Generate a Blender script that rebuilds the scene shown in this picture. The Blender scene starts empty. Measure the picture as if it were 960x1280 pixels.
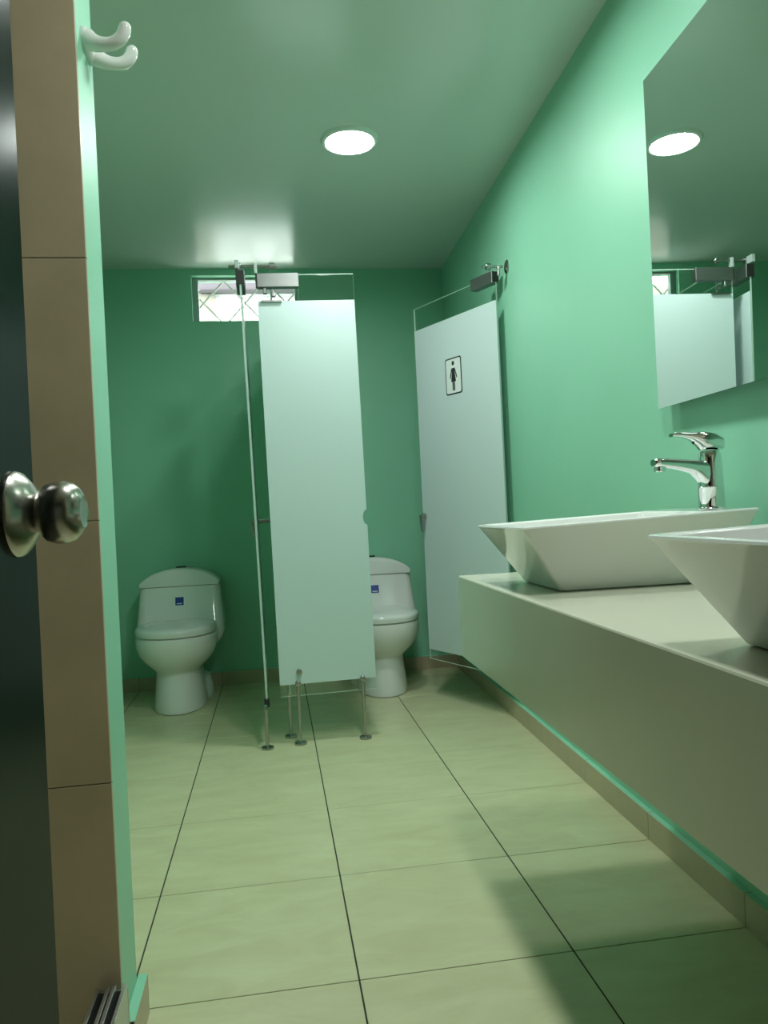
import bpy, bmesh, math, random
from mathutils import Vector, Matrix, Euler
random.seed(7)
S = bpy.context.scene
COL = S.collection
PI = math.pi

# ------------------------------------------------------------------ camera
cam_d = bpy.data.cameras.new('camera')
cam = bpy.data.objects.new('camera', cam_d)
COL.objects.link(cam)
cam_d.sensor_fit = 'VERTICAL'
cam_d.sensor_height = 36.0
cam_d.lens = 957.6 / 1280 * 36.0
cam_d.clip_start = 0.02
YAW, PITCH, ROLL = 0.144, -0.0027, 0.0476
fw = Vector((math.sin(YAW) * math.cos(PITCH), math.cos(YAW) * math.cos(PITCH), math.sin(PITCH)))
rt = Vector((math.cos(YAW), -math.sin(YAW), 0))
up = rt.cross(fw)
r2 = rt * math.cos(ROLL) - up * math.sin(ROLL)
u2 = up * math.cos(ROLL) + rt * math.sin(ROLL)
M = Matrix((r2, u2, -fw)).transposed().to_4x4()
M.translation = Vector((0, 0, 1.0))
cam.matrix_world = M
S.camera = cam

# ------------------------------------------------------------------ world / exposure
W = bpy.data.worlds.new('overcast_sky')
S.world = W
W.use_nodes = True
bg = W.node_tree.nodes['Background']
bg.inputs[0].default_value = (1.0, 0.97, 0.97, 1)
SKY = 11.0
bg.inputs[1].default_value = SKY
LAMP = 146.0
S.view_settings.view_transform = 'Standard'
S.view_settings.look = 'None'
S.view_settings.exposure = 0.0
S.view_settings.gamma = 1.0
S.view_settings.use_curve_mapping = False

# ------------------------------------------------------------------ materials
MATS = {}
def mat(name, col, rough=0.5, metal=0.0, spec=0.5, var=0.0, vscale=4.0, bump=0.0, bscale=60.0, col2=None, coat=0.0, stretch=None):
    m = bpy.data.materials.new(name); m.use_nodes = True
    nt = m.node_tree; b = nt.nodes['Principled BSDF']
    b.inputs['Roughness'].default_value = rough
    b.inputs['Metallic'].default_value = metal
    b.inputs['Specular IOR Level'].default_value = spec
    if coat: b.inputs['Coat Weight'].default_value = coat; b.inputs['Coat Roughness'].default_value = 0.05
    geo = nt.nodes.new('ShaderNodeNewGeometry')
    if var > 0:
        n = nt.nodes.new('ShaderNodeTexNoise'); n.inputs['Scale'].default_value = vscale
        n.inputs['Detail'].default_value = 6; n.inputs['Roughness'].default_value = 0.62
        if stretch:
            mp = nt.nodes.new('ShaderNodeMapping'); mp.inputs['Scale'].default_value = stretch; mp.inputs['Rotation'].default_value = (0, 0, 0.35)
            nt.links.new(geo.outputs['Position'], mp.inputs['Vector']); nt.links.new(mp.outputs['Vector'], n.inputs['Vector'])
            n.inputs['Distortion'].default_value = 0.6
        else:
            nt.links.new(geo.outputs['Position'], n.inputs['Vector'])
        r = nt.nodes.new('ShaderNodeValToRGB')
        c2 = col2 or tuple(c * (1 - var) for c in col)
        r.color_ramp.elements[0].position = 0.3; r.color_ramp.elements[1].position = 0.7
        r.color_ramp.elements[0].color = (*c2, 1); r.color_ramp.elements[1].color = (*col, 1)
        nt.links.new(n.outputs['Fac'], r.inputs['Fac'])
        nt.links.new(r.outputs['Color'], b.inputs['Base Color'])
    else:
        b.inputs['Base Color'].default_value = (*col, 1)
    if bump > 0:
        n2 = nt.nodes.new('ShaderNodeTexNoise'); n2.inputs['Scale'].default_value = bscale; n2.inputs['Detail'].default_value = 4
        nt.links.new(geo.outputs['Position'], n2.inputs['Vector'])
        bp = nt.nodes.new('ShaderNodeBump'); bp.inputs['Strength'].default_value = bump; bp.inputs['Distance'].default_value = 0.004
        nt.links.new(n2.outputs['Fac'], bp.inputs['Height'])
        nt.links.new(bp.outputs['Normal'], b.inputs['Normal'])
    MATS[name] = m
    return m
GREEN = mat('mint_wall_paint', (0.285, 0.635, 0.45), rough=0.42, spec=0.5, var=0.04, vscale=3, bump=0.05, bscale=35)
CEIL = mat('ceiling_paint', (0.70, 0.73, 0.70), rough=0.22, spec=0.9, bump=0.02, bscale=9)
GROUT = mat('dark_grout', (0.045, 0.045, 0.035), rough=0.9)
TILE = mat('beige_floor_tile', (0.63, 0.63, 0.40), rough=0.32, spec=0.45, var=0.14, vscale=5.5, col2=(0.54, 0.515, 0.31), stretch=(0.8, 2.0, 1))
TILE_B = mat('beige_base_tile', (0.52, 0.44, 0.30), rough=0.35, spec=0.45, var=0.14, vscale=7)
TILE_W = mat('tan_wall_tile', (0.56, 0.46, 0.32), rough=0.32, spec=0.4, var=0.16, vscale=6)
CERAM = mat('white_ceramic', (0.80, 0.80, 0.78), rough=0.07, spec=0.55)
PLAST = mat('white_seat_plastic', (0.78, 0.79, 0.77), rough=0.16, spec=0.5)
COUNTER = mat('cream_counter_laminate', (0.70, 0.68, 0.56), rough=0.16, spec=0.5, var=0.03, vscale=2)
STEEL = mat('brushed_stainless_steel', (0.42, 0.42, 0.41), rough=0.27, metal=1.0)
HINGE = mat('dull_hinge_steel', (0.30, 0.30, 0.30), rough=0.38, metal=1.0)
SATIN = mat('satin_nickel', (0.50, 0.47, 0.43), rough=0.24, metal=1.0, bump=0.03, bscale=150)
CHROME = mat('chrome', (0.82, 0.83, 0.84), rough=0.035, metal=1.0)
BLACK = mat('black_rubber', (0.012, 0.012, 0.012), rough=0.5)
def dark_door():
    m = bpy.data.materials.new('dark_painted_steel'); m.use_nodes = True
    nt = m.node_tree; nt.nodes.clear()
    o = nt.nodes.new('ShaderNodeOutputMaterial'); mx = nt.nodes.new('ShaderNodeMixShader'); mx.inputs[0].default_value = 0.10
    d = nt.nodes.new('ShaderNodeBsdfDiffuse'); d.inputs[0].default_value = (0.005, 0.009, 0.008, 1)
    g = nt.nodes.new('ShaderNodeBsdfGlossy'); g.inputs['Roughness'].default_value = 0.22
    nt.links.new(d.outputs[0], mx.inputs[1]); nt.links.new(g.outputs[0], mx.inputs[2]); nt.links.new(mx.outputs[0], o.inputs[0])
    return m
DOORM = dark_door()
MIRR = mat('mirror_silver', (0.80, 0.84, 0.82), rough=0.0, metal=1.0)
DARKEDGE = mat('dark_green_glass_edge', (0.03, 0.10, 0.07), rough=0.2)  # even dark green for the back sheet of the mirror
ALU = mat('aluminium', (0.55, 0.56, 0.55), rough=0.35, metal=1.0)
FRAME = mat('grey_window_aluminium', (0.34, 0.40, 0.38), rough=0.45, metal=0.0)
BARW = mat('cream_grille_paint', (0.60, 0.58, 0.54), rough=0.5)
BLUE = mat('blue_sticker', (0.006, 0.03, 0.26), rough=0.3)
WHITE = mat('white_print', (0.80, 0.84, 0.82), rough=0.35)
INK = mat('black_print', (0.006, 0.010, 0.010), rough=0.4)
SIDING = mat('white_siding', (0.86, 0.86, 0.86), rough=0.7)
BEIGEW = mat('beige_render', (0.24, 0.22, 0.19), rough=0.8, var=0.2, vscale=6)
EAVE = mat('dark_eave', (0.075, 0.065, 0.08), rough=0.7)
GUTTER = mat('black_gutter', (0.01, 0.01, 0.012), rough=0.6)
PALE = mat('pale_corridor_paint', (0.34, 0.33, 0.30), rough=0.6)
DARKBTN = mat('dark_flush_button', (0.03, 0.035, 0.035), rough=0.2, metal=0.5)

def schlick(nt, f0):
    # the same reflectance from either side of a thin sheet
    lw = nt.nodes.new('ShaderNodeLayerWeight'); lw.inputs[0].default_value = 0.5
    p = nt.nodes.new('ShaderNodeMath'); p.operation = 'POWER'; p.inputs[1].default_value = 5.0
    m = nt.nodes.new('ShaderNodeMath'); m.operation = 'MULTIPLY_ADD'; m.inputs[1].default_value = 1 - f0; m.inputs[2].default_value = f0
    nt.links.new(lw.outputs['Facing'], p.inputs[0]); nt.links.new(p.outputs[0], m.inputs[0])
    return m.outputs[0]
def thin_glass():
    m = bpy.data.materials.new('clear_glass'); m.use_nodes = True
    nt = m.node_tree; nt.nodes.clear()
    o = nt.nodes.new('ShaderNodeOutputMaterial'); mx = nt.nodes.new('ShaderNodeMixShader')
    t = nt.nodes.new('ShaderNodeBsdfTransparent'); t.inputs[0].default_value = (0.93, 0.97, 0.95, 1)
    g = nt.nodes.new('ShaderNodeBsdfGlossy'); g.inputs['Roughness'].default_value = 0.0; g.inputs[0].default_value = (1, 1, 1, 1)
    f = schlick(nt, 0.04)
    nt.links.new(f, mx.inputs[0]); nt.links.new(t.outputs[0], mx.inputs[1]); nt.links.new(g.outputs[0], mx.inputs[2])
    nt.links.new(mx.outputs[0], o.inputs[0])
    return m
GLASS = thin_glass()
def edge_glass():  # pale colour stands in for light caught in the glass edges
    m = bpy.data.materials.new('glass_edge_caught_light'); m.use_nodes = True
    nt = m.node_tree; nt.nodes.clear()
    o = nt.nodes.new('ShaderNodeOutputMaterial'); mx = nt.nodes.new('ShaderNodeMixShader'); mx.inputs[0].default_value = 0.5
    d = nt.nodes.new('ShaderNodeBsdfDiffuse'); d.inputs[0].default_value = (0.82, 0.95, 0.90, 1)
    t = nt.nodes.new('ShaderNodeBsdfTranslucent'); t.inputs[0].default_value = (0.82, 0.95, 0.90, 1)
    nt.links.new(d.outputs[0], mx.inputs[1]); nt.links.new(t.outputs[0], mx.inputs[2]); nt.links.new(mx.outputs[0], o.inputs[0])
    return m
EDGE = edge_glass()
def frosted():
    m = bpy.data.materials.new('frosted_film'); m.use_nodes = True
    nt = m.node_tree; nt.nodes.clear()
    o = nt.nodes.new('ShaderNodeOutputMaterial'); mx = nt.nodes.new('ShaderNodeMixShader'); mg = nt.nodes.new('ShaderNodeMixShader')
    d = nt.nodes.new('ShaderNodeBsdfDiffuse'); d.inputs[0].default_value = (0.74, 0.86, 0.86, 1)
    t = nt.nodes.new('ShaderNodeBsdfTranslucent'); t.inputs[0].default_value = (0.74, 0.86, 0.86, 1)
    g = nt.nodes.new('ShaderNodeBsdfGlossy'); g.inputs['Roughness'].default_value = 0.3
    f = schlick(nt, 0.03)
    mx.inputs[0].default_value = 0.22
    nt.links.new(d.outputs[0], mx.inputs[1]); nt.links.new(t.outputs[0], mx.inputs[2])
    nt.links.new(f, mg.inputs[0]); nt.links.new(mx.outputs[0], mg.inputs[1]); nt.links.new(g.outputs[0], mg.inputs[2])
    nt.links.new(mg.outputs[0], o.inputs[0])
    return m
FROST = frosted()
def emit(name, col, s):
    m = bpy.data.materials.new(name); m.use_nodes = True
    nt = m.node_tree; nt.nodes.clear()
    o = nt.nodes.new('ShaderNodeOutputMaterial'); e = nt.nodes.new('ShaderNodeEmission')
    e.inputs[0].default_value = (*col, 1); e.inputs[1].default_value = s
    nt.links.new(e.outputs[0], o.inputs[0]); return m
LED = emit('led_diffuser', (0.90, 1.0, 0.94), LAMP)

# ------------------------------------------------------------------ mesh helpers
def add_box(bm, x0, x1, y0, y1, z0, z1, mi=0):
    vs = [bm.verts.new((x, y, z)) for z in (z0, z1) for y in (y0, y1) for x in (x0, x1)]
    for f in ((0, 2, 3, 1), (4, 5, 7, 6), (0, 1, 5, 4), (2, 6, 7, 3), (0, 4, 6, 2), (1, 3, 7, 5)):
        bm.faces.new([vs[i] for i in f]).material_index = mi
def add_prism(bm, pts, z0, z1, mi=0, mside=None):
    """footprint in xy extruded in z"""
    a = [bm.verts.new((p[0], p[1], z0)) for p in pts]; b = [bm.verts.new((p[0], p[1], z1)) for p in pts]
    bm.faces.new(list(reversed(a))).material_index = mi; bm.faces.new(b).material_index = mi
    n = len(pts)
    for i in range(n):
        bm.faces.new([a[i], a[(i + 1) % n], b[(i + 1) % n], b[i]]).material_index = mi if mside is None else mside
def add_slab(bm, pts, t0, t1, mi=0, mside=None):
    """outline in xz (CCW seen from -y), extruded in y from t0 to t1"""
    a = [bm.verts.new((p[0], t0, p[1])) for p in pts]; b = [bm.verts.new((p[0], t1, p[1])) for p in pts]
    bm.faces.new(a).material_index = mi; bm.faces.new(list(reversed(b))).material_index = mi
    n = len(pts)
    for i in range(n):
        bm.faces.new([a[(i + 1) % n], a[i], b[i], b[(i + 1) % n]]).material_index = mi if mside is None else mside
def loft(bm, rings, cap0=True, cap1=True):
    R = [[bm.verts.new(p) for p in r] for r in rings]
    n = len(R[0])
    for a, b in zip(R, R[1:]):
        for i in range(n):
            bm.faces.new([a[i], a[(i + 1) % n], b[(i + 1) % n], b[i]])
    if cap0: bm.faces.new(list(reversed(R[0])))
    if cap1: bm.faces.new(R[-1])
def frame_of(d):
    d = Vector(d).normalized()
    h = Vector((0, 0, 1)) if abs(d.z) < 0.95 else Vector((0, 1, 0))
    a = d.cross(h).normalized(); b = a.cross(d).normalized()
    return a, b
def add_tube(bm, pts, rads, n=16, flat=1.0):
    pts = [Vector(p) for p in pts]
    if not isinstance(rads, (list, tuple)): rads = [rads] * len(pts)
    rings = []; a = None
    for i, p in enumerate(pts):
        d = (pts[min(i + 1, len(pts) - 1)] - pts[max(i - 1, 0)]).normalized()
        if a is None: a, b = frame_of(d)
        else:
            a = (a - d * a.dot(d)).normalized(); b = a.cross(d).normalized()
        rings.append([p + a * (math.cos(2 * PI * k / n) * rads[i]) + b * (math.sin(2 * PI * k / n) * rads[i] * flat) for k in range(n)])
    loft(bm, rings)
def add_lathe(bm, prof, origin=(0, 0, 0), axis=(0, 0, 1), n=32):
    """prof: list of (r, h) along axis"""
    o = Vector(origin); d = Vector(axis).normalized(); a, b = frame_of(d)
    rings = [[o + d * h + a * (r * math.cos(2 * PI * k / n)) + b * (r * math.sin(2 * PI * k / n)) for k in range(n)] for r, h in prof]
    loft(bm, rings)
def rrect(x0, x1, y0, y1, r, z, k=5):
    pts = []
    for cx, cy, a0 in ((x1 - r, y1 - r, 0), (x0 + r, y1 - r, PI / 2), (x0 + r, y0 + r, PI), (x1 - r, y0 + r, 1.5 * PI)):
        for i in range(k):
            a = a0 + PI / 2 * i / (k - 1)
            pts.append((cx + r * math.cos(a), cy + r * math.sin(a), z))
    return pts
def obj(name, bm, mats, parent=None, smooth=False, bevel=0.0, seg=2, angle=35):
    bmesh.ops.recalc_face_normals(bm, faces=bm.faces[:])
    me = bpy.data.meshes.new(name); bm.to_mesh(me); bm.free()
    for m in (mats if isinstance(mats, (list, tuple)) else [mats]): me.materials.append(m)
    o = bpy.data.objects.new(name, me); COL.objects.link(o)
    if parent is not None: o.parent = parent
    if smooth:
        for p in me.polygons: p.use_smooth = True
        me.set_sharp_from_angle(angle=math.radians(angle))
    if bevel > 0:
        b = o.modifiers.new('bevel', 'BEVEL'); b.width = bevel; b.segments = seg; b.limit_method = 'ANGLE'; b.angle_limit = math.radians(40)
    return o
def tag(o, label, cat, group=None):
    o['label'] = label; o['category'] = cat
    if group: o['group'] = group
    return o
def thing(name, label, cat, loc=(0, 0, 0), rz=0, group=None):
    o = bpy.data.objects.new(name, None); COL.objects.link(o)
    o.empty_display_size = 0.05
    o.location = loc; o.rotation_euler = (0, 0, rz)
    return tag(o, label, cat, group)
def struct(name, bm, m, parent=None, bevel=0.0):
    o = obj(name, bm, m, parent, bevel=bevel)
    if parent is None: o['kind'] = 'structure'
    return o
def copy_tree(o, parent=None):
    c = o.copy(); COL.objects.link(c); c.parent = parent
    for ch in list(o.children): copy_tree(ch, c)
    return c
def BM(): return bmesh.new()
def box(name, dims, m, parent=None, bevel=0.0, **k):
    bm = BM(); add_box(bm, *dims); return obj(name, bm, m, parent, bevel=bevel, **k)

# ------------------------------------------------------------------ the room
TH = 0.0218                      # the wash-basin wall runs slightly askew to the tiling
WX = 1.015
def wx(y, a=WX): return a + math.tan(TH) * y
YB, ZC, XL, YF = 4.695, 2.495, -1.05, -0.10
T = 0.4804; TX0, TY0 = -0.345, 2.1106

bm = BM(); add_box(bm, -1.6, 1.5, -1.6, YB + 0.15, -0.12, -0.0025)
floor = struct('floor', bm, GROUT)
def clip_half(poly, f):
    out = []
    for i in range(len(poly)):
        p, q = poly[i], poly[(i + 1) % len(poly)]
        a, b = f(p), f(q)
        if a >= 0: out.append(p)
        if (a >= 0) != (b >= 0):
            t = a / (a - b); out.append((p[0] + t * (q[0] - p[0]), p[1] + t * (q[1] - p[1])))
    return out
for i in range(-2, 4):
    for j in range(-8, 6):
        x0, y0 = TX0 + i * T, TY0 + j * T
        poly = [(x0 + .0019, y0 + .0013), (x0 + T - .0019, y0 + .0013), (x0 + T - .0019, y0 + T - .0013), (x0 + .0019, y0 + T - .0013)]
        for f in (lambda p: p[0] - XL, lambda p: wx(p[1]) - p[0], lambda p: YB - p[1], lambda p: p[1] + 1.5):
            poly = clip_half(poly, f)
            if len(poly) < 3: break
        if len(poly) < 3: continue
        bm = BM(); add_prism(bm, poly, -0.0025, 0.0)
        obj('floor_tile', bm, TILE, floor, bevel=0.0007, seg=1)

bm = BM(); add_box(bm, -1.6, 1.5, -1.6, YB + 0.15, ZC, ZC + 0.12)
struct('ceiling', bm, CEIL)

# back wall with a high window opening
WX0, WX1, WZ0, WZ1 = -0.418, 0.217, 2.182, 2.455
bm = BM()
for d in ((XL - .15, WX0, 0, ZC), (WX1, 1.4, 0, ZC), (WX0, WX1, 0, WZ0), (WX0, WX1, WZ1, ZC)):
    add_box(bm, d[0], d[1], YB, YB + 0.15, d[2], d[3])
struct('wall_back', bm, GREEN)
bm = BM(); add_box(bm, 0, .25, -1.5, YB / math.cos(TH), 0, ZC)
wr = struct('wall_right', bm, GREEN); wr.location = (WX, 0, 0); wr.rotation_euler = (0, 0, -TH)
bm = BM(); add_box(bm, XL - .15, XL, 1.5, YB, 0, ZC)
struct('wall_left', bm, GREEN)
bm = BM(); add_box(bm, XL - .15, XL, -1.5, 1.5, 0, ZC)
struct('wall_entry', bm, TILE_W)
# wall return beside the entrance: painted end, tiled front
PX, PY0, PY1 = -0.315, 1.468, 1.600
bm = BM(); add_box(bm, XL, PX, PY0, PY1, 0, ZC)
wp = struct('wall_partition', bm, GREEN)
for k in range(-1, 6):
    z0, z1 = 0.0445 + (k - 0) * T, 0.0445 + (k + 1) * T
    z0, z1 = max(z0, 0.0), min(z1, ZC)
    if z1 - z0 < .01: continue
    for a, b in ((PX - T, PX), (XL, PX - T - 0.0)):
        box('wall_tile', (a + .001, b - .0, PY0 - .008, PY0, z0 + .0009, z1 - .0009), TILE_W, wp, bevel=0.0008, seg=1)
# entrance wall behind the camera with an open doorway
bm = BM()
DX0, DX1 = -0.30, 0.62
add_box(bm, XL, DX0, YF - .14, YF, 0, ZC); add_box(bm, DX1, wx(YF) , YF - .14, YF, 0, ZC); add_box(bm, DX0, DX1, YF - .14, YF, 2.1, ZC)
struct('wall_front', bm, TILE_W)
bm = BM(); add_box(bm, -1.6, 1.5, -1.6, -1.5, 0, ZC); add_box(bm, -1.6, -1.5, -1.5, YF, 0, ZC); add_box(bm, 1.4, 1.5, -1.5, YF, 0, ZC)  # unseen corridor walls, ends added to keep sky light out of the doorway
struct('wall_corridor_unseen', bm, PALE)

# tiled skirtings, each tile a piece
BH, BT = 0.080, 0.019
def skirting(name, p0, p1, nrm, joints):
    """row of base tiles from p0 to p1 on a wall, nrm pointing into the room"""
    p0, p1, nrm = Vector(p0), Vector(p1), Vector(nrm)
    d = (p1 - p0); L = d.length; d.normalize()
    bm = BM()
    q = [p0, p1, p1 + nrm * (BT - .002), p0 + nrm * (BT - .002)]
    add_prism(bm, [(v.x, v.y) for v in q], 0.0, BH - .001)
    b = struct(name, bm, GROUT)
    js = [0] + [j for j in joints if .01 < j < L - .01] + [L]
    for a, c in zip(js, js[1:]):
        q = [p0 + d * (a + .0008), p0 + d * (c - .0008)]
        q += [q[1] + nrm * BT, q[0] + nrm * BT]
        bm = BM(); add_prism(bm, [(v.x, v.y) for v in q], 0.0, BH)
        bm.normal_update()
        for f in bm.faces:
            if abs(f.normal.z) > .9 and f.calc_center_median().z > BH / 2: f.material_index = 1
        obj('skirting_tile', bm, [TILE_B, GREEN], b, bevel=0.0008, seg=1)
ys = [TY0 + j * T for j in range(-8, 6)]
Lr = (YB + .1) / math.cos(TH)
skirting('baseboard_right', (wx(YF), YF), (wx(YB), YB), (-math.cos(TH), math.sin(TH)), [(y - YF) / math.cos(TH) for y in ys])
skirting('baseboard_back', (XL, YB), (wx(YB) - BT, YB), (0, -1), [TX0 + i * T - XL for i in range(-2, 4)])
skirting('baseboard_left', (XL, PY1), (XL, YB - BT), (1, 0), [y - PY1 for y in ys])
skirting('baseboard_partition', (PX, PY0), (PX, PY1 + BT), (1, 0), [])

# ------------------------------------------------------------------ window
wn = bpy.data.objects.new('window_1', None); COL.objects.link(wn); wn['kind'] = 'structure'
fy0, fy1 = YB + .05, YB + .09
box('frame_jamb', (WX0, WX0 + .035, fy0, fy1, WZ0, WZ1), FRAME, wn)
box('frame_jamb', (WX1 - .02, WX1, fy0, fy1, WZ0, WZ1), FRAME, wn)
box('frame_rail', (WX0 + .035, WX1 - .02, fy0, fy1, WZ0, WZ0 + .012), FRAME, wn)
box('frame_rail', (WX0 + .035, WX1 - .02, fy0, fy1, WZ1 - .012, WZ1), FRAME, wn)
box('pane', (WX0 + .035, WX1 - .02, fy0 + .018, fy0 + .022, WZ0 + .012, WZ1 - .012), GLASS, wn)
gr = thing('window_grille', 'cream metal security grille of crossing diagonal bars in the high window', 'grille', (0, YB + .115, 0))
xc, hw_, hz = -0.232, 0.126, (WZ1 - WZ0) / 2
zm = (WZ0 + WZ1) / 2
def seg_clip(x0, z0, x1, z1, a, b):
    if x1 < x0: x0, z0, x1, z1 = x1, z1, x0, z0
    if x1 <= a or x0 >= b: return None
    f = lambda x: z0 + (z1 - z0) * (x - x0) / (x1 - x0)
    A, B = max(x0, a), min(x1, b)
    return A, f(A), B, f(B)
for k in range(-1, 4):
    cx = xc + k * 2 * hw_
    for sx in (-1, 1):
        for sz in (-1, 1):
            s = seg_clip(cx, zm + sz * hz, cx + sx * hw_, zm, WX0, WX1)
            if s:
                bm = BM(); add_tube(bm, [(s[0], .004 * sx * sz, s[1]), (s[2], .004 * sx * sz, s[3])], .0058, 6)
                obj('bar', bm, BARW, gr)
# neighbouring house outside
nh = thing('neighbouring_house', 'white boarded house wall with dark eave seen outside the window', 'house', (0, 6.5, 0))
bm = BM(); add_box(bm, -.39, 4, .05, .25, 0, 2.872)
for k in range(40): add_box(bm, -.39, 4, .03, .05, 1.6 + k * .031, 1.6 + k * .031 + .026)
obj('siding', bm, SIDING, nh)
box('corner_pier', (-4, -.39, 0, .25, 0, 2.872), BEIGEW, nh)
box('eave', (-.55, 4, -.05, .3, 2.872, 3.15), EAVE, nh)
box('gutter', (-.5, 4, -.09, -.05, 2.846, 2.872), GUTTER, nh)
bm = BM(); add_box(bm, -5, 5, YB + .2, 6.6, -.2, -.02)
g = obj('ground', bm, BEIGEW); g['kind'] = 'structure'

# ------------------------------------------------------------------ ceiling lamps
LX = [(0.376, 3.063), (0.385, 2.055), (0.400, 1.05)]
LL = ['round white LED downlight in the ceiling nearest the toilet stalls', 'round LED downlight overhead, between the stall light and the near basin light',
      'round LED downlight overhead in front of the near basin']
def downlight():
    t = thing('downlight', LL[0], 'ceiling light', (0, 0, ZC), 0, 'recessed downlights in a row')
    bm = BM(); add_lathe(bm, [(.0955, 0), (.0965, -.013), (.100, -.0155), (.110, -.0125), (.1155, -.004), (.116, 0)], n=40)
    obj('trim_ring', bm, WHITE, t, smooth=True)
    bm = BM(); add_lathe(bm, [(.0955, 0.0), (.0955, -.004), (.090, -.0055), (.06, -.006), (.01, -.006)], n=40)
    obj('diffuser', bm, LED, t, smooth=True)
    return t
d0 = downlight()
for k, (x, y) in enumerate(LX):
    d = d0 if k == 0 else copy_tree(d0)
    d.location = (x, y, ZC); d['label'] = LL[k]

# ------------------------------------------------------------------ vanity counter
CA = 0.0125
CH, CB = 0.815, 0.600
cx_far, cy_far, cy_near = 0.483, 2.0, 0.10
def cfx(y): return cx_far + math.tan(CA) * (y - cy_far)
vc = thing('vanity_counter', 'long cream laminate vanity counter with a deep apron fixed to the right wall', 'counter', (0, 0, 0))
bm = BM(); secs = []
for y in (cy_near, cy_far):
    a, b = cfx(y), wx(y)
    secs.append([(a, y, CH - .020), (a, y, CH - .004), (a + .0012, y, CH - .0012), (a + .004, y, CH), (b, y, CH), (b, y, CH - .020)])
loft(bm, secs)
obj('countertop', bm, COUNTER, vc)
bm = BM(); add_prism(bm, [(cfx(cy_near), cy_near), (cfx(cy_near) + .018, cy_near), (cfx(cy_far) + .018, cy_far), (cfx(cy_far), cy_far)], CB, CH - .020)
obj('apron', bm, COUNTER, vc)
for y in (cy_near, cy_far - .018):
    bm = BM(); add_prism(bm, [(cfx(y) + .018, y), (wx(y), y), (wx(y + .018), y + .018), (cfx(y) + .018, y + .018)], CB, CH - .020)
    obj('end_panel', bm, COUNTER, vc)

# ------------------------------------------------------------------ basins
def basin(label):
    t = thing('vessel_basin', label, 'sink', (0, 0, 0), 0, 'rectangular vessel basins on the counter')
    bm = BM()
    zr = lambda x: 0.016 * max(0, min(1, x / .505))
    def ring(x0, x1, hy, r, z, rise=True):
        return [(p[0], p[1], p[2] + (zr(p[0]) if rise else 0)) for p in rrect(x0, x1, -hy, hy, r, z, 6)]
    rings = [ring(.100, .445, .116, .010, 0.0, False), ring(.092, .452, .122, .012, .003, False),
             ring(.0045, .502, .1755, .009, .130), ring(0, .505, .178, .009, .1335), ring(.001, .504, .177, .009, .1365),
             ring(.004, .501, .174, .009, .138), ring(.012, .420, .166, .012, .1375), ring(.018, .415, .161, .016, .134),
             ring(.07, .39, .125, .03, .060), ring(.10, .36, .10, .04, .042), ring(.20, .26, .03, .028, .036)]
    loft(bm, rings)
    obj('bowl', bm, CERAM, t, smooth=True, angle=28)
    bm = BM(); add_lathe(bm, [(.022, .0), (.022, .003), (.018, .005), (.004, .0055)], (.23, 0, .042), n=24)
    obj('drain', bm, CHROME, t, smooth=True)
    return t
b1 = basin('white rectangular flared vessel basin under the chrome tap, farther along the counter')
b1.location = (0.484, 1.622, CH); b1.rotation_euler.z = -0.01
b2 = copy_tree(b1)
b2['label'] = 'white rectangular flared vessel basin cut by the right edge, nearer one'
b2.location = (0.466, 0.742, CH)

# ------------------------------------------------------------------ taps
def faucet(label):
    t = thing('basin_tap', label, 'tap', (0, 0, 0), 0, 'chrome lever taps')
    bm = BM(); add_lathe(bm, [(.029, 0), (.0295, .002), (.0285, .004), (.0275, .005)], n=32)
    obj('base_ring', bm, CHROME, t, smooth=True)
    bm = BM(); add_lathe(bm, [(.0275, .004), (.0265, .047), (.0268, .0475), (.0268, .049), (.026, .050), (.0245, .10), (.0235, .120), (.021, .124), (.0195, .128)], n=32)
    obj('body', bm, CHROME, t, smooth=True)
    # spout: rounded rectangular sections swept out over the bowl
    bm = BM(); rings = []
    for x, z, w, h in ((-.002, .075, .022, .032), (-.020, .080, .0215, .028), (-.032, .0885, .020, .0195), (-.048, .0955, .0185, .0145), (-.08, .101, .0165, .0115), (-.115, .1055, .015, .0098), (-.128, .1065, .0145, .0095), (-.132, .1065, .012, .007)):
        r = []
        for k in range(20):
            a = 2 * PI * k / 20; c, s = math.cos(a), math.sin(a)
            r.append((x, w * math.copysign(abs(c) ** .6, c), z + h * math.copysign(abs(s) ** .6, s)))
        rings.append(r)
    loft(bm, rings)
    sp = obj('spout', bm, CHROME, t, smooth=True)
    bm = BM(); add_lathe(bm, [(.0125, .100), (.0125, .089), (.0115, .086), (.009, .0855)], (-.117, 0, 0), n=24)
    obj('aerator', bm, CHROME, sp, smooth=True)
    bm = BM(); rings = []
    for x, z, w, h in ((.026, .138, .014, .010), (.024, .142, .021, .014), (.006, .148, .0245, .018), (-.018, .150, .024, .020), (-.030, .156, .020, .0135), (-.045, .1605, .016, .0075), (-.062, .164, .0125, .0055), (-.080, .1655, .011, .0048), (-.088, .1645, .009, .0038)):
        r = []
        for k in range(20):
            a = 2 * PI * k / 20; c, s = math.cos(a), math.sin(a)
            r.append((x, w * math.copysign(abs(c) ** .7, c), z + h * math.copysign(abs(s) ** .7, s)))
        rings.append(r)
    loft(bm, rings)
    lv = obj('lever', bm, CHROME, t, smooth=True)
    bm = BM(); add_lathe(bm, [(.0035, 0), (.0035, .002), (.002, .0024)], (-.0365, 0, .147), (-1, 0, -.2), n=12)
    obj('index_plug', bm, BLACK, lv)
    return t
f1 = faucet('chrome single lever basin tap at the farther basin')
f1.location = (0.950, 1.555, CH + .1525)
f2 = copy_tree(f1); f2['label'] = 'chrome single lever basin tap at the nearer basin'
f2.location = (0.950 - .019, 1.555 - .88, CH + .1525)

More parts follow.
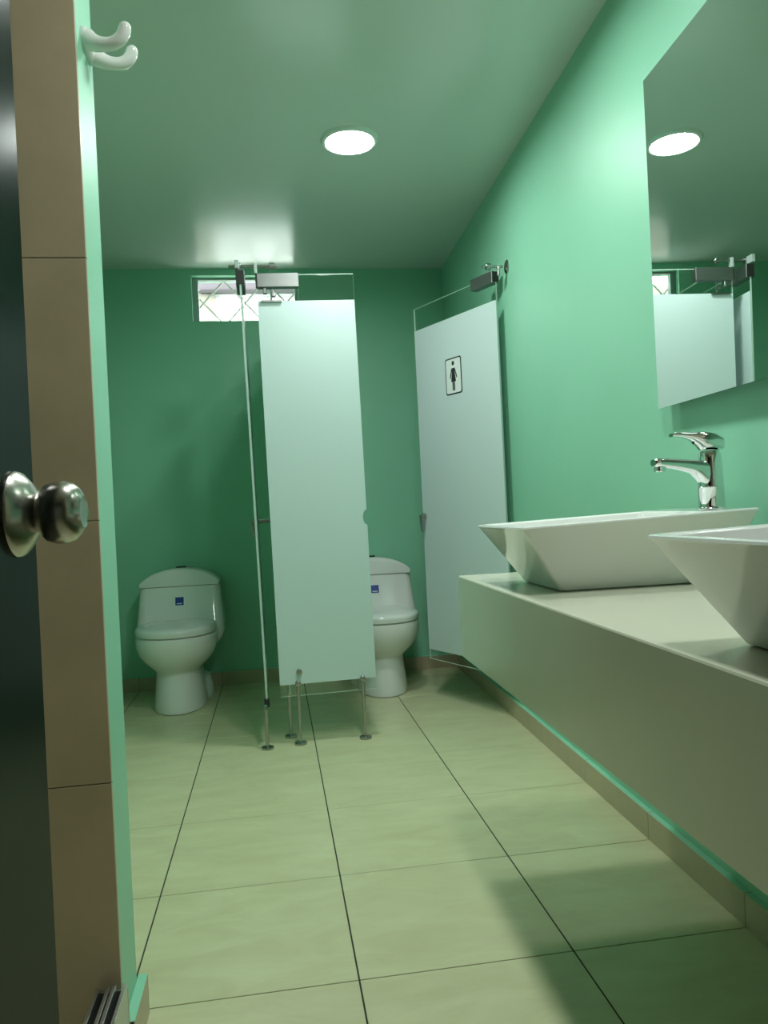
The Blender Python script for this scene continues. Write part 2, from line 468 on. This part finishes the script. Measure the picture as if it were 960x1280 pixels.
# ------------------------------------------------------------------ mirror
MT = 0.034; MA = 0.958
def mx_(y): return MA + math.tan(MT) * y
mt = thing('wall_mirror', 'large frameless mirror on the green wall above the basins', 'mirror')
y0, y1, z0, z1 = 0.30, 1.903, 1.232, 2.101
bm = BM(); add_prism(bm, [(mx_(y0), y0), (mx_(y0) + .0015, y0), (mx_(y1) + .0015, y1), (mx_(y1), y1)], z0, z1)
obj('reflective_sheet', bm, MIRR, mt)
bm = BM(); add_prism(bm, [(mx_(y0) + .0015, y0), (mx_(y0) + .005, y0), (mx_(y1) + .005, y1), (mx_(y1) + .0015, y1)], z0, z1)
obj('glass_back', bm, DARKEDGE, mt)

# ------------------------------------------------------------------ glass stall panels
GT = 0.008
FZ0, FZ1, GZ0, GZ1 = 0.258, 1.930, 0.207, 2.046
def outline(w, z0, z1, notch=False):
    p = [(0, z0), (w, z0)]
    if notch:
        for k in range(13):
            a = -PI / 2 + PI * k / 12
            p.append((w - .018 * math.cos(a), .968 + .033 * math.sin(a)))
    p += [(w, z1), (0, z1)]
    return p
def glass_sheet(t, w, notch=False, both=False):
    bm = BM(); add_slab(bm, outline(w, GZ0, GZ1, notch), -GT / 2, GT / 2, 0, 1)
    g = obj('glass', bm, [GLASS, EDGE], t)
    bm = BM(); add_slab(bm, outline(w - .0005, FZ0, FZ1, notch), -GT / 2 - .0012, -GT / 2 - .0004)
    f = obj('frosted_film', bm, FROST, t); f['label'] = 'white frosted film on the glass'
    return g, f
def hinge_box(t, x0, x1, z0, z1):
    h = box('hinge_box', (x0, x1, -.019, .019, z0, z1), HINGE, t, bevel=.002)
    box('end_cap', (x0 - .006, x0, -.017, .017, z0 + .004, z1 - .004), BLACK, h)
    return h
def round_bolt(name, t, x, z, r=.012, y0=-GT / 2 - .001, L=.016, m=None):
    bm = BM(); add_lathe(bm, [(r, 0), (r, L * .75), (r * .8, L), (r * .2, L * 1.02)], (x, y0, z), (0, -1, 0), n=20)
    return obj(name, bm, m or STEEL, t, smooth=True)
PYF = 3.370
fp = thing('glass_screen', 'fixed frosted glass stall panel facing the room, on steel posts', 'glass panel', (-.0024, PYF, 0)); fp.rotation_euler = (0, -.0102, 0)
glass_sheet(fp, .423, notch=True)
hinge_box(fp, .002, .182, 1.988, 2.048)
round_bolt('bolt', fp, .086, .312, .0125)
round_bolt('bolt', fp, .070, 1.955, .011)
box('bolt_plate', (.015, .105, -.014, -.005, 1.925, 1.933), STEEL, fp)
bm = BM(); add_box(bm, .026, .042, -.010, .010, 1.962, 1.990); obj('pivot_pin', bm, STEEL, fp, bevel=.003)

dv = thing('stall_divider', 'clear edged frosted glass divider running back between the two toilets', 'glass panel', (.038, PYF + .028, 0), PI / 2)
glass_sheet(dv, YB - PYF - .032)

def lock(t, x, z, side):
    """thumb turn lock on the free edge of a door"""
    l = obj('lock', *(lambda b: (add_lathe(b, [(.016, 0), (.017, .004), (.017, .014), (.013, .018), (.004, .019)], (x, side * (GT / 2 + .001), z), (0, side, 0), n=24), b)[1:] )(BM()), STEEL, t, smooth=True)
    bm = BM()
    rings = []
    for zz, w, d in ((z + .008, .0125, .010), (z - .02, .012, .010), (z - .06, .0085, .008), (z - .082, .006, .006)):
        rings.append([(x + sx * w, side * (GT / 2 + .020) + sy * d, zz) for sx, sy in ((-1, -1), (1, -1), (1, 1), (-1, 1))])
    loft(bm, rings)
    obj('turn_lever', bm, STEEL, l, bevel=.003)
    return l
# right hand stall door: hinged at the right wall, swung into the stall
hp = Vector((1.052, 3.370)); fpnt = Vector((0.787, 3.970)); dd = fpnt - hp
rd = thing('stall_door', 'frosted glass stall door with a woman sign, swung inwards on the right', 'door', (hp.x, hp.y, 0), math.atan2(dd.y, dd.x), 'frosted stall doors')
DW = dd.length
def door_sheet(t, w, side):
    """side: which local y side carries the film"""
    bm = BM(); add_slab(bm, outline(w, GZ0, GZ1), -GT / 2, GT / 2, 0, 1); obj('glass', bm, [GLASS, EDGE], t)
    a, b = sorted((side * (GT / 2 + .0004), side * (GT / 2 + .0012)))
    bm = BM(); add_slab(bm, outline(w, FZ0, FZ1), a, b); f = obj('frosted_film', bm, FROST, t)
    f['label'] = 'white frosted film on the glass'
door_sheet(rd, DW, 1)
hinge_box(rd, .004, .160, 2.008, 2.062)
lock(rd, DW - .018, .957, 1)
# local +x runs from hinge to free edge, local +y faces the camera side
sg = bpy.data.objects.new('sign', None); COL.objects.link(sg); sg.parent = rd; sg.location = (.337, GT / 2 + .0014, 1.642)
sg['label'] = 'white sign with a black woman pictogram'
def flat_xz(bm, pts, y0, y1): add_slab(bm, pts, y0, y1)
def rr_xz(w, h, r, k=6): return [(p[0], p[1]) for p in rrect(-w, w, -h, h, r, 0, k)]
bm = BM(); flat_xz(bm, rr_xz(.064, .090, .012), 0, .0010); obj('border', bm, INK, sg)
bm = BM(); flat_xz(bm, rr_xz(.0575, .0835, .009), .0010, .0016); obj('plate', bm, WHITE, sg)
bm = BM()
flat_xz(bm, [(.0085 * math.cos(2 * PI * k / 16), .058 + .0105 * math.sin(2 * PI * k / 16)) for k in range(16)], .0016, .0020)
flat_xz(bm, [(-.017, -.026), (.017, -.026), (.0105, .018), (.0115, .036), (-.0115, .036), (-.0105, .018)], .0016, .0020)
flat_xz(bm, [(.0115, .037), (.0235, .004), (.026, -.010), (.021, -.011), (.011, .022)], .0016, .0020)
flat_xz(bm, [(-.0115, .037), (-.011, .022), (-.021, -.011), (-.026, -.010), (-.0235, .004)], .0016, .0020)
flat_xz(bm, [(-.009, -.066), (-.0012, -.066), (-.0012, -.024), (-.009, -.024)], .0016, .0020)
flat_xz(bm, [(.0012, -.066), (.009, -.066), (.009, -.024), (.0012, -.024)], .0016, .0020)
wo = obj('woman_pictogram', bm, INK, sg); wo.scale = (1.12, 1, 1.08)

# left hand stall door: swung inwards, seen edge on
hl = Vector((-.080, 3.330)); fl = Vector((-.084, 3.955)); dl = fl - hl
ld = thing('stall_door', 'frosted glass stall door seen edge on beside the fixed panel', 'door', (hl.x, hl.y, 0), math.atan2(dl.y, dl.x), 'frosted stall doors')
ld.location.x = -.0605; ld.rotation_euler.x = -.0150
door_sheet(ld, dl.length, -1)
hinge_box(ld, .002, .160, 1.992, 2.058)
lk = lock(ld, dl.length - .03, .975, 1)
bm = BM(); add_lathe(bm, [(.010, 0), (.010, .055), (.012, .056), (.012, .062), (.003, .063)], (dl.length - .03, -GT / 2 - .001, .972), (0, -1, 0), n=18)
obj('thumb_turn', bm, STEEL, ld, smooth=True)
bm = BM(); add_box(bm, -.008, .018, -.011, .011, GZ0 - .028, GZ0 + .006); obj('bottom_pivot', bm, BLACK, ld, bevel=.002)

# floor posts
def post(x, y, top, label, knob):
    t = thing('floor_post', label, 'post', (x, y, 0), 0, 'stainless floor posts under the glass')
    bm = BM(); add_lathe(bm, [(.027, 0), (.0275, .004), (.0265, .009), (.020, .011), (.009, .012)], n=28); obj('foot_flange', bm, STEEL, t, smooth=True)
    bm = BM(); add_lathe(bm, [(.0078, .010), (.0078, top)], n=16); obj('tube', bm, STEEL, t, smooth=True)
    bm = BM()
    if knob: add_lathe(bm, [(.0115, -.011), (.0125, -.009), (.0125, .008), (.010, .011), (.003, .0115)], (0, 0, top + .002), (0, -1, 0), n=20)
    else: add_lathe(bm, [(.0095, 0), (.0095, .022), (.007, .026)], (0, 0, top - .004), n=16)
    obj('clamp', bm, STEEL, t, smooth=True)
    return t
post(-.069, 3.328, .168, 'stainless floor post farthest left, under the edge-on glass door', False)
post(.034, 3.470, .205, 'stainless floor post standing behind the fixed panel', False)
post(.073, 3.352, .262, 'stainless floor post at the left bottom corner of the fixed panel', True)
post(.357, 3.352, .262, 'stainless floor post at the right bottom corner of the fixed panel', True)

# header rods
hr = thing('header_rod', 'short steel header rod tying the stall door and panel together at the top', 'rod', (0, 3.372, 2.085))
bm = BM(); add_tube(bm, [(-.140, 0, 0), (.066, 0, 0)], .0062, 14); obj('rod', bm, STEEL, hr, smooth=True)
for x, r in ((-.100, .014), (.046, .015)):
    bm = BM(); add_lathe(bm, [(r * .9, -.012), (r, -.010), (r, .010), (r * .9, .012)], (x, 0, 0), (1, 0, 0), n=20); obj('collar', bm, STEEL, hr, smooth=True)
bm = BM(); add_box(bm, -.112, -.094, -.052, -.008, -.024, .012); obj('pivot_bracket', bm, FRAME, hr, bevel=.002)
bm = BM(); add_box(bm, -.032, -.018, -.012, .012, -.034, .012); obj('pivot_bracket', bm, FRAME, hr, bevel=.002)
rr = thing('header_rod', 'short steel header rod on the right wall above the woman door', 'rod', (0, 3.305, 2.060))
bm = BM(); add_tube(bm, [(.972, 0, 0), (1.067, 0, 0)], .0062, 14); obj('rod', bm, STEEL, rr, smooth=True)
bm = BM(); add_lathe(bm, [(.0135, -.011), (.015, -.009), (.015, .009), (.0135, .011)], (.999, 0, 0), (1, 0, 0), n=20); obj('collar', bm, STEEL, rr, smooth=True)
bm = BM(); add_lathe(bm, [(.030, 0), (.030, .004), (.026, .006), (.010, .007)], (wx(3.305), 0, 0), (-1, 0, 0), n=28); obj('wall_flange', bm, STEEL, rr, smooth=True)
bm = BM(); add_lathe(bm, [(.007, -.040), (.007, .002)], (1.046, 0, 0), n=14); obj('pivot_pin', bm, STEEL, rr, smooth=True)

# ------------------------------------------------------------------ toilets
def egg(hw, yf, yb, yc, z, N=48, nf=2.1, nb=3.2):
    pts = []
    for k in range(N):
        a = 2 * PI * k / N; s, c = math.sin(a), math.cos(a)
        n = nf if c > 0 else nb
        x = hw * math.copysign(abs(s) ** (2 / n), s)
        y = yc - (yc - yf) * abs(c) ** (2 / n) if c > 0 else yc + (yb - yc) * abs(c) ** (2 / n)
        pts.append((x, y, z))
    return pts
def toilet(label):
    t = thing('toilet', label, 'toilet', (0, 0, 0), 0, 'one piece toilets against the back wall')
    bm = BM()
    P = [(0, .130, -.632, -.10, -.40), (.004, .136, -.640, -.10, -.40), (.02, .137, -.641, -.10, -.40), (.08, .130, -.632, -.10, -.41), (.15, .121, -.618, -.10, -.42), (.195, .117, -.610, -.10, -.43),
         (.212, .121, -.614, -.10, -.44), (.235, .147, -.640, -.09, -.45), (.265, .176, -.664, -.08, -.455), (.30, .198, -.684, -.07, -.46), (.34, .210, -.697, -.06, -.46), (.375, .211, -.701, -.05, -.46), (.393, .208, -.699, -.05, -.46), (.398, .200, -.690, -.05, -.46)]
    loft(bm, [egg(hw, yf, yb, yc, z) for z, hw, yf, yb, yc in P])
    obj('bowl', bm, CERAM, t, smooth=True, angle=50)
    bm = BM(); loft(bm, [egg(.158, -.34, -.10, -.22, 0), egg(.160, -.345, -.10, -.22, .012), egg(.155, -.33, -.10, -.22, .07), egg(.138, -.30, -.11, -.2, .12), egg(.11, -.26, -.13, -.2, .14)])
    obj('rear_foot', bm, CERAM, t, smooth=True, angle=50)
    bm = BM()
    Q = [(.215, .105, -.22, .04), (.26, .150, -.30, .05), (.30, .195, -.325, .05), (.335, .226, -.335, .05), (.37, .237, -.335, .05), (.42, .236, -.318, .05), (.48, .231, -.296, .05), (.55, .225, -.274, .045), (.61, .2205, -.258, .045), (.6255, .2185, -.256, .045)]
    loft(bm, [rrect(-hw, hw, yf, -.004, r, z, 7) for z, hw, yf, r in Q])
    tk = obj('tank', bm, CERAM, t, smooth=True, angle=50)
    # arched lid
    bm = BM(); rings = []
    for y, hw, h in ((-.2615, .205, .072), (-.2585, .2165, .086), (-.250, .2215, .0935), (-.235, .2225, .0965), (-.03, .2225, .0965), (-.008, .219, .092), (-.004, .21, .085)):
        r = []
        K = 28
        for k in range(K + 1):
            u = -math.cos(PI * k / K)
            x = hw * u
            zz = h * (.16 + .84 * max(0, 1 - abs(u) ** 2.1) ** .75)
            r.append((x, y, .629 + zz))
        r.append((hw * .98, y, .6285)); r.append((-hw * .98, y, .6285))
        rings.append(r)
    loft(bm, rings)
    ld_ = obj('tank_lid', bm, CERAM, t, smooth=True, angle=40)
    bm = BM(); add_lathe(bm, [(.030, -.004), (.030, .004), (.026, .007), (.004, .0075)], (0, -.135, .629 + .0965), n=28)
    obj('flush_button', bm, DARKBTN, ld_, smooth=True)
    bm = BM()
    loft(bm, [egg(.203, -.696, -.275, -.47, .4005), egg(.208, -.703, -.272, -.47, .404), egg(.209, -.704, -.272, -.47, .411), egg(.209, -.704, -.272, -.47, .4158)])
    obj('seat', bm, PLAST, t, smooth=True, angle=50)
    bm = BM()
    loft(bm, [egg(.209, -.704, -.270, -.47, .4160), egg(.2095, -.7045, -.270, -.47, .420), egg(.209, -.704, -.270, -.47, .430), egg(.203, -.697, -.274, -.47, .439), egg(.188, -.680, -.284, -.47, .4455), egg(.15, -.640, -.31, -.47, .4505), egg(.08, -.56, -.37, -.47, .4535), egg(.02, -.49, -.44, -.47, .454)])
    obj('seat_lid', bm, PLAST, t, smooth=True, angle=60)
    # sticker on the tank front (front leans: y = -.274 at z .55)
    st = bpy.data.objects.new('sticker', None); COL.objects.link(st); st.parent = tk
    st.location = (0, -.2765, .545); st.rotation_euler = (math.atan2(-.022, .07), 0, 0)
    st['label'] = 'small blue square sticker with white border'
    box('sticker_border', (-.028, .028, -.0015, .0005, -.028, .028), WHITE, st)
    box('sticker_field', (-.023, .023, -.0022, -.0015, -.023, .023), BLUE, st)
    bm = BM(); add_box(bm, -.015, .015, -.0026, -.0022, -.0155, -.0115); obj('sticker_print', bm, WHITE, st)
    return t
t1 = toilet('white one piece toilet in the left stall, fully visible'); t1.location = (-.538, 4.673, 0)
t2 = copy_tree(t1); t2['label'] = 'white one piece toilet half hidden behind the frosted panel'; t2.location = (.563, 4.673, 0)

# ------------------------------------------------------------------ entrance door
DA = math.radians(1.5)
dn = bpy.data.objects.new('door_1', None); COL.objects.link(dn); dn['kind'] = 'structure'
dn['label'] = 'dark painted entrance door standing open at the left edge'
dn.location = (-.2035, .700, 0); dn.rotation_euler = (0, 0, -DA)
# local: +y to the free edge (0), door runs to -y; local +x is the visible face
box('leaf', (-.040, 0, -.800, 0, .008, 2.06), DOORM, dn, bevel=.002)
kz, ky = 1.0105, -.046
kn = obj('door_knob', *(lambda b: (add_lathe(b, [(.0105, .006), (.0110, .0125), (.0125, .0165), (.0180, .0195), (.0232, .0245), (.0256, .0315), (.0254, .0385), (.0232, .0450), (.0188, .0500), (.0130, .0530), (.0115, .0522), (.0095, .0520), (.003, .0520)], (0, ky, kz), (1, 0, 0), n=40), b)[1:])(BM()), SATIN, dn, smooth=True)
bm = BM(); add_lathe(bm, [(.0345, 0), (.0350, .002), (.0335, .005), (.0240, .013), (.0170, .017), (.0150, .019), (.0115, .0195)], (0, ky, kz), (1, 0, 0), n=44)
obj('knob_rosette', bm, SATIN, dn, smooth=True)

# ------------------------------------------------------------------ robe hook
hk = thing('robe_hook', 'white ceramic double robe hook on the painted wall end', 'hook', (PX, 1.548, 1.925))
bm = BM(); loft(bm, [[(x, p[0], p[1]) for p in rrect(-w, w, -h, h, min(w, h) * .9, 0, 6)] for x, w, h in ((0, .044, .021), (.006, .044, .021), (.012, .039, .016), (.014, .03, .010))])
obj('back_plate', bm, CERAM, hk, smooth=True)
for s in (-1, 1):
    y = .026 * s
    def cr(P, n=4):
        out = []
        for i in range(len(P) - 1):
            p0, p1, p2, p3 = P[max(i - 1, 0)], P[i], P[i + 1], P[min(i + 2, len(P) - 1)]
            for k in range(n):
                t = k / n
                out.append(tuple(.5 * (2 * b + (c - a) * t + (2 * a - 5 * b + 4 * c - d) * t * t + (3 * b - a - 3 * c + d) * t ** 3) for a, b, c, d in zip(p0, p1, p2, p3)))
        return out + [tuple(P[-1])]
    pts = [(.008, y, -.002), (.022, y + .002 * s, -.010), (.040, y + .005 * s, -.014), (.058, y + .008 * s, -.012), (.072, y + .010 * s, -.003), (.079, y + .011 * s, .010), (.080, y + .011 * s, .020), (.079, y + .011 * s, .0270)]
    rad = [.0195, .0155, .0128, .0120, .0122, .0122, .0108, .003]
    q = cr([p + (r,) for p, r in zip(pts, rad)])
    bm = BM(); add_tube(bm, [p[:3] for p in q], [p[3] for p in q], 20)
    obj('prong', bm, CERAM, hk, smooth=True)

# ------------------------------------------------------------------ aluminium profile at the foot of the tiled wall
ap = thing('aluminium_profile', 'ribbed aluminium profile at the foot of the tiled wall, bottom left', 'metal profile', (-.329, 1.40, 0))
box('back_web', (-.029, .027, .050, .056, 0, .150), ALU, ap)
for k, x in enumerate((-.025, -.006, .004, .023)):
    box('fin', (x - .0035, x + .0035, -.06, .050, 0, .160 + .001 * k), ALU, ap, bevel=.0008)
box('web', (-.029, .027, -.058, -.054, 0, .135), BLACK, ap)
